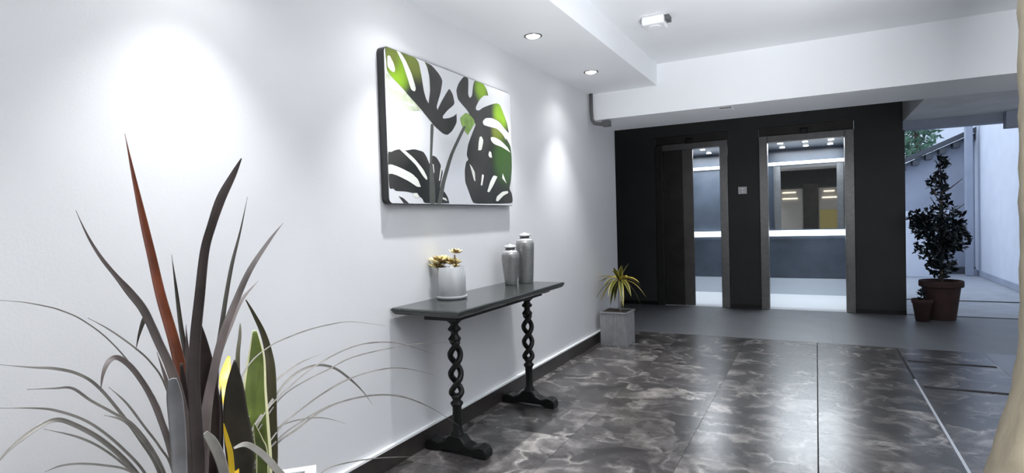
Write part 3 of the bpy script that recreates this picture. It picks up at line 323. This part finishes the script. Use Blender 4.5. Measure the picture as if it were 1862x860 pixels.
# ---------------- lights of the room ----------------
for k, y in enumerate((-2.0, -.93, .14, 1.205, 2.27, 3.336, 4.40)):
    names = {4.40: 'small round recessed downlight in the soffit, nearest the dark elevator wall',
             3.336: 'bright round recessed downlight in the soffit above the right end of the leaf picture'}
    if y < 3: names[y] = 'round recessed downlight in the soffit, nearer than those over the picture'
    t = thing('downlight', names[y], 'ceiling light', (.31, y, ZS), 0, 'downlights in the soffit' if y < 3 else None)
    bm = lathe([(.044, .0), (.044, -.004), (.053, -.006), (.058, -.003), (.058, 0)], 28, cap=False); obj('trim_ring', bm, 'steel', t, True)
    obj('bulb', lathe([(.043, -.001), (.040, -.007), (.026, -.012), (.004, -.014)], 24), 'lamp', t, True)
    for pw, ang, bl in ((108, 80, 1), (11, 136, .9)):     # narrow beam and the wide spill of the reflector
        l = bpy.data.lights.new('downlight_beam', 'SPOT'); l.energy = pw; l.spot_size = math.radians(ang); l.spot_blend = bl
        l.color = (.97, .985, 1); l.shadow_soft_size = .022
        o = bpy.data.objects.new('downlight_beam', l); COL.objects.link(o); o.parent = t; o.location = (0, 0, -.03)
        o.rotation_euler = (0, -.05 if ang < 100 else 0, 0)

# ---------------- elevators ----------------
def elevator(name, label, x0, x1, op0, op1, cx0, cx1, mirror):
    """x0..x1 frame, op0..op1 clear opening"""
    t = thing(name, label, 'elevator', ((x0+x1)/2, YB, 0)); ox = (x0+x1)/2
    X = lambda *a: (a[0]-ox, a[1]-ox, a[2]-YB, a[3]-YB, a[4], a[5])
    j = .095
    fr = obj('jamb', bx(*X(x1-j, x1, YB-.015, YB+.12, 0, 2.14)), 'steel', t, bevel=.004)
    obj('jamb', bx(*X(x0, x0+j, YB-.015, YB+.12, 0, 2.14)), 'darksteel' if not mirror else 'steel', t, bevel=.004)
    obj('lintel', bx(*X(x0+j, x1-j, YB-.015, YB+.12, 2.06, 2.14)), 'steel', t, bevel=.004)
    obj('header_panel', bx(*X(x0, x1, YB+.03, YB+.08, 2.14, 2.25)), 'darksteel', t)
    ind = obj('floor_indicator', bx(*X((x0+x1)/2-.045, (x0+x1)/2+.035, YB-.035, YB+.03, 2.13, 2.195)), 'black', t, bevel=.006)
    obj('sill', bx(*X(x0+j, x1-j, YB, YB+.16, -.003, .006)), 'strip', t)
    if op0 > x0 + j + .05:
        mid = x0 + j + (op0 - x0 - j)*.66
        obj('door_leaf', bx(*X(x0+j, mid, YB+.03, YB+.055, .0065, 2.06)), 'darksteel', t, bevel=.003)
        obj('door_leaf', bx(*X(mid-.04, op0, YB+.0555, YB+.085, .0065, 2.06)), 'steel_door', t, bevel=.003)
    y0, y1, zc = YB+.16, 9.3, 2.10
    cab = obj('cab_shell', boxes(X(cx0-.03, cx0, y0, y1, 0, zc), X(cx1, cx1+.03, y0, y1, 0, zc), X(cx0, cx1, y1, y1+.03, 0, zc)), 'cabsteel', t)
    obj('cab_ceiling', bx(*X(cx0-.03, cx1+.03, y0, y1+.03, zc, zc+.03)), 'cabsteel', t)
    obj('cab_floor', bx(*X(cx0-.03, cx1+.03, y0, y1+.03, -.03, .004)), 'cabfloor', t)
    obj('kick_panel', bx(*X(cx0, cx1, y1-.02, y1, .004, .24)), 'cablight', t)
    obj('lower_panel', bx(*X(cx0, cx1, y1-.015, y1, .245, .88)), 'cabdark', t)
    obj('upper_panel', bx(*X(cx0, cx1, y1-.012, y1, 1.93, 2.10)), 'cabdark', t)
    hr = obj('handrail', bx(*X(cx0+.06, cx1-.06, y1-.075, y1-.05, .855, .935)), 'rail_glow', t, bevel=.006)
    for s in (.25, .75):
        xx = cx0+(cx1-cx0)*s; obj('bracket', bx(*X(xx-.015, xx+.015, y1-.055, y1-.01, .87, .91)), 'chrome', hr)
    if mirror:
        obj('mirror', bx(*X(cx0+.17, cx1-.12, y1-.012, y1, .95, 1.87)), 'mirror', t)
        obj('mirror_frame', bx(*X(cx0+.15, cx0+.17, y1-.02, y1, .94, 1.88)), 'chrome', t); obj('mirror_frame', bx(*X(cx1-.12, cx1-.10, y1-.02, y1, .94, 1.88)), 'chrome', t)
        obj('control_panel', bx(*X(cx0, cx0+.012, y0+.5, y0+.72, .9, 1.75)), 'chrome', t, bevel=.002)
    else:
        obj('wall_panel', bx(*X(cx0, cx1, y1-.012, y1, .95, 1.87)), 'cabdark', t)
    obj('cornice', bx(*X(cx0, cx1, y1-.05, y1, 1.88, 1.925)), 'rail_soft', t, bevel=.004)
    for a in (.25, .5, .75):
        for b in (.3, .7):
            obj('ceiling_spot', lathe([(.032, zc-.001), (.032, zc-.006), (.012, zc-.008)], 16, (cx0+(cx1-cx0)*a-ox, y0+(y1-y0)*b-YB)), 'lamp', t)
    l = area('cab_light', ((cx0+cx1)/2-ox, (y0+y1)/2-YB, zc-.02), (0, 0, 0), .9, 1.0, CABW, (.86, .93, 1)); l.parent = t
CABW = 42
M['steel_door'] = mat('door_steel', (.17, .16, .155), .4, metal=.7, noise=.1, nscale=5)
M['rail_soft'] = mat('lit_cornice', (.9, .9, .9), .3, emit=(.85, .93, 1), estr=.9)  # cornice is no lamp, its brightness is painted in as emission
elevator('elevator', 'left elevator with steel door slid half shut, leaving a narrow bright gap', -.025, .89, .45, .815, -.07, 1.06, False)
elevator('elevator', 'right elevator standing fully open with mirror and glowing handrail inside', 1.26, 2.275, 1.34, 2.195, 1.18, 2.35, True)
t = thing('call_button_plate', 'small pale call button plate on the dark wall between the elevators', 'button', (1.062, YB, 1.49))
obj('plate', bx(-.05, .05, -.012, 0, -.045, .045), 'white', t, bevel=.004)
for z in (-.018, .018): obj('button', lathe([(.011, 0), (.011, .004), (.009, .005)], 16), 'chrome', t); o = COL.objects[-1]; o.rotation_euler = (R90, 0, 0); o.location = (0, -.012, z)

# ceiling fittings
t = thing('alarm_sounder', 'white box shaped alarm sounder on the main ceiling beside the soffit', 'alarm', (.92, 4.0, ZC))
obj('housing', bx(-.075, .075, -.075, .075, -.06, 0), 'white', t, bevel=.012)
obj('grille', lathe([(.045, -.060), (.045, -.064), (.02, -.066)], 24), 'ceil', t)
obj('side_bracket', bx(.075, .105, -.04, .04, -.035, 0), 'conduit', t, bevel=.004)
t = thing('ceiling_sensor', 'thin pale square sensor plate under the white beam before the elevators', 'sensor', (1.2, 5.36, 2.115))
obj('plate', bx(-.055, .055, -.07, .07, -.012, 0), 'ceil', t, bevel=.003)
obj('slot', bx(-.05, .05, -.074, -.0705, -.010, -.002), 'conduit', t)
t = thing('conduit', 'grey conduit pipe in the corner between white wall and beam', 'pipe', (.03, 5.17, 2.1))
obj('pipe', tube([(0, 0, .26), (0, 0, .1), (.005, -.002, .02), (.03, 0, -.02), (.08, .02, -.03), (.14, .03, -.03)], .016, 10), 'conduit', t, True)
obj('junction_box', bx(.10, .17, .0, .06, -.055, .0), 'conduit', t, bevel=.005)

# ---------------- outdoors beyond the right hand opening ----------------
struct('ground', bx(2.7, 9, 7.9, 20, -.2, -.004), 'extfloor')
struct('trim_7', bx(2.9, 5.5, 9.15, 9.2, -.004, .002), 'grout')
tag(obj('courtyard_wall', boxes((4.37, 4.57, 7.95, 12.9, 0, 3.4)), 'ext'), 'tall bright white courtyard wall on the right outside the opening', 'wall')
struct('trim_8', bx(4.345, 4.37, 7.95, 12.9, 0, .09), 'extgrey')
tag(obj('courtyard_column', bx(4.17, 4.275, 12.5, 12.62, 0, 3.2), 'extgrey', bevel=.01), 'slim grey column at the far end of the white courtyard wall', 'column')
t = thing('outbuilding', 'low blue grey outbuilding with slanting dark eave behind the potted ficus', 'building', (3.9, 13.0, 0))
obj('wall', prism([(-1.2, 0), (.75, 0), (.75, 2.62), (-1.2, 1.74)], 1, 0, .3), 'extgrey', t)
obj('roof', prism([(-1.25, 1.74), (.8, 2.66), (.8, 2.74), (-1.25, 1.82)], 1, -.25, .6), 'extroof', t)
for k in range(9):
    x = -1.0 + k*.2; z = 1.78 + (x+1.2)*.45 - .10
    obj('eave_block', bx(x-.05, x+.05, -.22, 0, z-.06, z+.04), 'extroof', t, bevel=.012)
obj('plinth', bx(-1.2, .75, -.12, 0, 0, .12), 'extroof', t)
obj('window_ledge', bx(-.9, .1, -.1, 0, 1.05, 1.15), 'ext', t)
tag(obj('low_parapet', boxes((2.9, 3.75, 12.2, 12.35, 0, .95), (2.88, 3.77, 12.17, 12.38, .95, 1.0)), 'ext'), 'low white parapet in the courtyard behind the potted ficus', 'wall')
tag(obj('neighbour_house', boxes((3.9, 8, 17, 19, 0, 5), (3.85, 8.05, 16.9, 19, 4.9, 5.1)), 'ext'), 'white house far behind the outbuilding roof', 'building')
def foliage(bm, c, r, n, size, rnd, squash=1):
    for _ in range(n):
        d = Vector((rnd.gauss(0, 1), rnd.gauss(0, 1), rnd.gauss(0, 1))).normalized() * (rnd.random()**.45)
        p = Vector(c) + Vector((d.x*r[0], d.y*r[1], d.z*r[2]))
        a = Vector((rnd.gauss(0, 1), rnd.gauss(0, 1), rnd.gauss(-.5, .7))).normalized(); b = a.cross(Vector((rnd.gauss(0, 1), rnd.gauss(0, 1), rnd.gauss(0, 1)))).normalized()
        s = size*rnd.uniform(.7, 1.3); nn = a.cross(b)*s*.12
        v = [bm.verts.new(p + q) for q in (-a*s, -a*s*.3 + b*s*.38 + nn, a*s*.4 + b*s*.3 + nn, a*s*1.1, a*s*.4 - b*s*.3 + nn, -a*s*.3 - b*s*.38 + nn)]
        bm.faces.new((v[0], v[1], v[2], v[3])); bm.faces.new((v[0], v[3], v[4], v[5]))
rnd = random.Random(3)
t = thing('tree', 'pale green tree over the outbuilding roof at the dark wall edge', 'tree', (3.9, 15.5, 0))
obj('trunk', tube([(0, 0, 0), (.05, 0, 1.5), (-.05, 0, 3)], [.12, .09, .05]), 'bark', t, True)
bm = bmesh.new(); foliage(bm, (-.15, 0, 3.0), (.6, .6, .8), 900, .08, rnd); obj('foliage', bm, 'treeleaf', t, kind='stuff')

# ficus
FX, FY = 3.055, 7.62
t = thing('potted_ficus', 'tall dark leaved ficus in a large terracotta pot at the courtyard opening', 'potted plant', (FX, FY, 0))
obj('pot', lathe([(.125, 0), (.13, .01), (.172, .34), (.175, .35), (.197, .352), (.2, .36), (.2, .41), (.196, .417), (.18, .417), (.172, .36), (.02, .355)], 36), 'terracotta', t, True)
obj('soil', lathe([(.17, .36), (.17, .385), (.05, .392)], 24), 'soil', t)
obj('trunk', tube([(0, 0, .38), (.01, 0, .6), (-.01, .01, .9), (.015, 0, 1.3), (0, 0, 1.7)], [.02, .017, .014, .01, .005]), 'bark', t, True)
for k in range(9):
    a = k*2.4; h = .62 + k*.09; r = .22*math.sin(min(1, (k+2)/6)*1.5)
    obj('branch', tube([(0, 0, h), (r*.5*math.cos(a), r*.5*math.sin(a), h+.07), (r*math.cos(a), r*math.sin(a), h+.16)], [.009, .006, .003], 6), 'bark', t, True)
bm = bmesh.new()
for c, r, n in (((0, 0, 1.0), (.24, .22, .27), 480), ((-.06, 0, .75), (.2, .18, .15), 230), ((-.2, -.02, 1.08), (.1, .1, .12), 90), ((.12, 0, .86), (.15, .15, .15), 190), ((-.15, 0, 1.0), (.13, .13, .14), 140), ((0, 0, .58), (.14, .13, .15), 170),
                ((-.02, 0, 1.45), (.09, .09, .16), 100), ((.03, 0, 1.67), (.08, .08, .09), 50), ((.04, 0, 1.29), (.05, .05, .06), 25)):
    foliage(bm, c, r, n, .036, rnd)
obj('foliage', bm, 'ficus', t, kind='stuff')
t = thing('small_potted_plant', 'small terracotta pot with dark tuft tucked left of the big ficus pot', 'potted plant', (2.86, 7.42, 0))
obj('pot', lathe([(.06, 0), (.088, .19), (.096, .195), (.098, .235), (.09, .237), (.082, .2), (.02, .198)], 28), 'terracotta', t, True)
obj('soil', lathe([(.085, .2), (.08, .215), (.02, .22)], 20), 'soil', t)
bm = bmesh.new(); foliage(bm, (0, 0, .30), (.05, .05, .08), 40, .025, rnd); obj('foliage', bm, 'ficus', t, kind='stuff')

# ---------------- picture ----------------
PY0, PY1, PZ0, PZ1 = 2.205, 3.505, 1.298, 2.062
t = thing('leaf_picture', 'unframed picture panel with green and charcoal split leaf print above the table', 'picture', (0, 0, 0))
def rrect(a, b, c, d, r):
    o = []
    for cx_, cy_, s in ((b-r, d-r, 0), (a+r, d-r, 1), (a+r, c+r, 2), (b-r, c+r, 3)):
        for k in range(6):
            an = (s + k/5)*math.pi/2; o.append((cx_ + r*math.cos(an), cy_ + r*math.sin(an)))
    return o
obj('edge_band', prism(rrect(PY0, PY1, PZ0, PZ1, .03), 0, .002, .0435), 'paneledge', t)
obj('panel', prism(rrect(PY0+.003, PY1-.003, PZ0+.003, PZ1-.003, .028), 0, .0436, .0455), 'panel', t)
for nm, m, lay, pts in PRINT:
    pts = [(min(max(y, PY0+.004), PY1-.004), min(max(z, PZ0+.004), PZ1-.004)) for y, z in pts]
    q = []
    for p in pts:
        if not q or (abs(p[0]-q[-1][0]) + abs(p[1]-q[-1][1])) > 1e-4: q.append(p)
    x = .0456 + lay*.0004
    if len(q) > 5:                       # round the outline, keeping sharp tips
        P = q; q = []
        for i in range(len(P)):
            a, b_, c = Vector(P[i-1]), Vector(P[i]), Vector(P[(i+1) % len(P)])
            u, v = (a-b_), (c-b_)
            if u.length > 1e-5 and v.length > 1e-5 and u.angle(v) > 1.35:
                q += [tuple(b_ + u*.25), tuple(b_ + (u+v)*.06), tuple(b_ + v*.25)]
            else: q.append(tuple(b_))
    o = obj(nm, prism(q, 0, x, x+.0004), m, t)

# ---------------- console table ----------------
t = thing('console_table', 'black console table with open barley twist legs against the white wall', 'table', (.21, 2.865, 0))
TZ = .785
def slab(bm, hx_, hy_, z0, z1): box(bm, -hx_, hx_, -hy_, hy_, z0, z1)
bm = bmesh.new(); prof = [(.0, -.034), (.006, -.03), (.012, -.024), (.014, -.016), (.018, -.012), (.018, -.005), (.012, 0)]
rings = []
for e, z in prof:
    hx_, hy_ = .182+e, .615+e
    rings.append([bm.verts.new((sx*hx_, sy*hy_, TZ+z)) for sx, sy in ((-1,-1),(1,-1),(1,1),(-1,1))])
for a, b in zip(rings, rings[1:]):
    for i in range(4): bm.faces.new((a[i], a[(i+1)%4], b[(i+1)%4], b[i]))
bm.faces.new(rings[0][::-1]); bm.faces.new(rings[-1])
obj('table_top', bm, 'tabletop', t)
obj('apron', bx(-.10, .10, -.50, .50, TZ-.075, TZ-.034), 'table', t, bevel=.004)
for ly in (-.375, .475):
    # turned upper and lower shaft
    bm = lathe([(.045, .71), (.04, .69), (.022, .675), (.020, .665), (.034, .65), (.034, .642), (.018, .63), (.020, .615), (.032, .60), (.034, .592), (.022, .58)][::-1], 24)
    low = obj('leg_capital', bm, 'table', t, True); low.location = (0, ly, 0)
    bm = lathe([(.036, .08), (.034, .10), (.024, .12), (.024, .24), (.033, .255), (.033, .263), (.02, .275), (.028, .29), (.024, .305)], 24)
    leg = obj('leg', bm, 'table', t, True); leg.location = (0, ly, 0)
    bm = bmesh.new(); n = 60; z0, z1 = .295, .592
    for ph in (0, math.pi):
        pts = []; 
        for i in range(n+1):
            s = i/n; a = ph + math.pi*(3*s) ; env = .026*min(1, 8*s*(1-s)+.55)
            pts.append((env*math.cos(a), env*math.sin(a), z0+(z1-z0)*s))
        tube(pts, .0155, 10, bm)
    obj('barley_twist', bm, 'table', leg, True)
    # bracket fanning out under the top
    br = obj('bracket', prism([(-.13, .752), (-.125, .735), (-.09, .728), (-.06, .715), (-.03, .70), (.03, .70), (.06, .715), (.09, .728), (.125, .735), (.13, .752)], 0, -.03, .03), 'table', t, bevel=.004)
    br.location = (0, ly, 0); 
    br2 = obj('bracket', prism([(-.16, .752), (-.15, .735), (-.08, .72), (-.03, .695), (.03, .695), (.08, .72), (.15, .735), (.16, .752)], 1, -.03, .03), 'table', t, bevel=.004)
    br2.location = (0, ly, 0)
    # scrolled foot running front to back
    sh = [(-.185, .0), (-.19, .03), (-.175, .055), (-.14, .062), (-.10, .05), (-.06, .065), (-.035, .095), (.035, .095), (.06, .065), (.10, .05), (.14, .062), (.175, .055), (.19, .03), (.185, 0), (.12, 0), (.09, .014), (-.09, .014), (-.12, 0)]
    ft = obj('foot', prism(sh, 1, -.038, .038), 'table', t, bevel=.01); ft.location = (0, ly, 0)

# ---------------- things on the table ----------------
def succulent(t, c, r, n, h, tilt=0):
    for k in range(n):
        a = k*2.399963; e = .15 + .9*(1-k/n); L_ = r*(.6+.4*(1-k/n))
        d = Vector((math.cos(a)*math.cos(1.3-e), math.sin(a)*math.cos(1.3-e), math.sin(1.3-e)))
        p = Vector(c); bm = bmesh.new(); s = d.cross(Vector((0, 0, 1))).normalized()*r*.2; u = s.cross(d).normalized()*r*.1
        v = [bm.verts.new(q) for q in (p, p+d*L_*.6+s, p+d*L_*.6-s, p+d*L_*.5+u, p+d*L_*.5-u, p+d*L_)]
        for f in ((0,1,3),(0,3,2),(0,2,4),(0,4,1),(5,3,1),(5,2,3),(5,4,2),(5,1,4)): bm.faces.new([v[i] for i in f])
        obj('leaf', bm, 'succd' if k % 5 == 0 else 'succ', t)
t = thing('succulent_pot', 'pale grey ceramic cylinder pot with cream succulents on the black table', 'potted plant', (.118, 2.615, TZ))
obj('pot', lathe([(.074, .012), (.077, .02), (.077, .172), (.074, .174), (.071, .172), (.071, .15), (.01, .15)], 40), 'ceramic', t, True)
obj('saucer', lathe([(.07, 0), (.082, .004), (.085, .018), (.081, .019), (.077, .012), (.02, .012)], 40), 'ceramic', t, True)
obj('soil', lathe([(.070, .151), (.070, .160), (.02, .163)], 24), 'soil', t)
succulent(t, (-.050, -.025, .190), .085, 34, 0); succulent(t, (.005, .0, .185), .07, 26, 0); succulent(t, (.03, 0, .245), .05, 16, 0)
succulent(t, (-.070, -.035, .165), .065, 14, 0); succulent(t, (.04, -.02, .175), .035, 10, 0)
obj('stem', tube([(.022, 0, .155), (.028, 0, .2), (.025, 0, .238)], .004, 6), 'succd', t)
def vase(label, loc, s, h, prof, lid):
    t = thing('ginger_jar', label, 'vase', loc)
    obj('body', lathe(prof, 40), 'vase', t, True)
    z = prof[-1][1]
    obj('shoulder', lathe([(prof[-1][0]+.0005, z-.001), (prof[-1][0]-.006, z+.008), (.034, z+.017), (.031, z+.019)], 40), 'vasetop', t, True)
    obj('neck', lathe([(.031, z+.017), (.031, z+.034)], 32), 'band', t, True)
    obj('lid', lathe([(.034, z+.030), (.041, z+.034), (.041, z+.040), (.030, z+.048), (.008, z+.051), (.006, z+.056)], 32), 'vasetop', t, True)
vase('shorter grey glazed lidded vase, the front of the pair on the table', (.128, 3.285, TZ), 1, .27,
     [(.036, 0), (.039, .004), (.045, .05), (.053, .12), (.058, .17), (.0575, .195), (.052, .208)], True)
vase('taller grey glazed lidded vase behind the shorter one on the table', (.17, 3.415, TZ), 1, .34,
     [(.047, 0), (.050, .004), (.053, .06), (.057, .16), (.060, .23), (.060, .262), (.054, .277)], True)

# ---------------- dracaena in the ribbed planter ----------------
DX, DY = .19, 5.30
t = thing('potted_dracaena', 'small yellow green dracaena in a square ribbed metal planter by the wall', 'potted plant', (DX, DY, 0))
bm = bmesh.new(); hw = .128; pts = []
def ribs(n=7):
    o = []; c = [(-1,-1),(1,-1),(1,1),(-1,1)]
    for s in range(4):
        a = Vector(c[s])*hw; b = Vector(c[(s+1)%4])*hw; nrm = Vector(((b-a).y, -(b-a).x)).normalized()
        for k in range(n):
            for (f, dd) in ((0, 0), (.35, 0), (.45, -.006), (.9, -.006)):
                q = a.lerp(b, (k+f)/n) + nrm*dd; o.append((q.x, q.y))
    return o
obj('planter', prism(ribs(), 2, 0, .300), 'zinc', t)
obj('rim', boxes((-.134, .134, -.134, -.120, .300, .316), (-.134, .134, .120, .134, .300, .316), (-.134, -.120, -.12, .12, .300, .316), (.120, .134, -.12, .12, .300, .316)), 'zinc', t, bevel=.002)
obj('soil', bx(-.12, .12, -.12, .12, .300, .308), 'soil', t)
obj('cane', tube([(.03, 0, .30), (.026, 0, .42), (.03, .0, .58)], [.016, .014, .013], 10), 'palebark', t, True)
rd = random.Random(5)
for k in range(24):
    a = k*2.4 + rd.uniform(-.2, .2); up = rd.uniform(.0, .7) if k % 5 else rd.uniform(.9, 1.3); L_ = rd.uniform(.2, .29) if k % 5 else rd.uniform(.15, .22)
    d = Vector((math.cos(a), math.sin(a), 0)); droop = .13*(1.3-up)
    c0 = Vector((.03, 0, .58)); P = []
    for s, w in ((0, .014), (.25, .032), (.55, .038), (.8, .026), (1, 0)):
        q = c0 + d*L_*s*math.cos(up*.9) + Vector((0, 0, L_*s*math.sin(up) - droop*s*s*1.7 + .02)); P.append((*q, w))
    bm = bmesh.new(); blade(bm, P, Vector((0, 0, 1)) if up < 1.2 else Vector((0, -1, .3)), .3, True)
    obj('leaf', bm, ['dracyellow', 'dracyellow'] if k % 4 == 1 else ['dracgreen', 'dracyellow'], t, True)

# ---------------- foreground plants ----------------
VIEW = Vector((1.877, 0, 1.2))
def put_blades(t, want, soilz, centre, names):
    loc = Vector(t.location)
    for kind, col, P in BLADES:
        if kind not in want: continue
        if want[kind](P) is False: continue
        P = [tuple(p) for p in P]
        if P[-1][2] > soilz:
            x, y, z, w = P[-1]; P.append((centre[0]+(x-centre[0])*.5, centre[1]+(y-centre[1])*.5, soilz-.01, w))
        P = [(p[0]-loc.x, p[1]-loc.y, p[2]-loc.z, p[3]) for p in P]
        m = {'dark': 'leafdark', 'grey': 'leafgrey', 'pale': 'leafpale', 'green': 'leafgreen'}.get(col, col)
        bm = bmesh.new(); mid = Vector(P[len(P)//2][:3]) + loc
        blade(bm, P, (VIEW - mid).normalized(), .3 if kind != 'snake' else .12, kind == 'snake' and col == 'green')
        o = obj(names[kind], bm, [m, 'edge'] if kind == 'snake' and col == 'green' else m, t, True); solidify(o, .0012)
        lb = {'rust': 'tall rust red blade', 'yellow': 'bright yellow blade'}.get(col)
        if lb: o['label'] = lb
t = thing('potted_flax', 'large flax with rust red and grey blades and arching grass, left foreground', 'potted plant', (.53, .80, 0))
obj('pot', lathe([(.075, 0), (.08, .01), (.108, .33), (.115, .335), (.115, .375), (.105, .375), (.1, .34), (.02, .335)], 36), 'terracotta', t, True)
obj('soil', lathe([(.103, .34), (.1, .36), (.02, .37)], 24), 'soil', t)
put_blades(t, {'phormium': lambda P: True, 'grass': lambda P: P[-1][1] < .95}, .36, (.53, .80), {'phormium': 'leaf', 'grass': 'grass_blade'})
t = thing('potted_snake_plant', 'sansevieria with dark green and yellow blades in a square white rimmed planter', 'potted plant', (.38, 1.10, 0))
hd = .28
def dia(r): return [(0, -r), (r, 0), (0, r), (-r, 0)]
obj('planter', prism(dia(hd-.02), 2, 0, .34), 'white', t)
bm = bmesh.new()
for a, b in zip(dia(hd), dia(hd)[1:]+dia(hd)[:1]):
    pass
o_, i_ = dia(hd), dia(hd-.05)
vs = [[bm.verts.new((x, y, z)) for x, y in L_] for L_, z in ((o_, .34), (o_, .40), (i_, .40), (i_, .34))]
for a, b in zip(vs, vs[1:]+vs[:1]):
    for i in range(4): bm.faces.new((a[i], a[(i+1)%4], b[(i+1)%4], b[i]))
obj('rim', bm, 'white', t, bevel=.003)
obj('soil', prism(dia(hd-.051), 2, .341, .365), 'soil', t)
put_blades(t, {'snake': lambda P: True, 'grass': lambda P: P[-1][1] >= .95}, .36, (.38, 1.08), {'snake': 'leaf', 'grass': 'grass_blade'})

# ---------------- rough plaster pillar at the right edge ----------------
bm = bmesh.new(); n = 40; rows = []
rp = random.Random(2)
for i in range(n+1):
    z = 2.55*i/n; fl = .16*max(0, (.72-z)/.72)**1.4
    row = []
    for (x, y) in [(2.548-fl, 2.8), (2.538-fl, 2.7), (2.528-fl, 2.6), (2.518-fl, 2.5), (2.56-fl*.9, 2.42-fl*.3), (2.66, 2.38-fl), (2.8, 2.38-fl), (3.0, 2.38-fl), (3.0, 2.8)]:
        row.append(bm.verts.new((x + rp.uniform(-.004, .004), y + rp.uniform(-.004, .004), z)))
    rows.append(row)
for a, b in zip(rows, rows[1:]):
    for i in range(len(a)): j = (i+1) % len(a); bm.faces.new((a[i], a[j], b[j], b[i]))
bm.faces.new(rows[0][::-1]); bm.faces.new(rows[-1])
tag(obj('plaster_pillar', bm, 'plaster', None, True), 'rough beige plaster pillar with flared foot at the right edge', 'pillar')
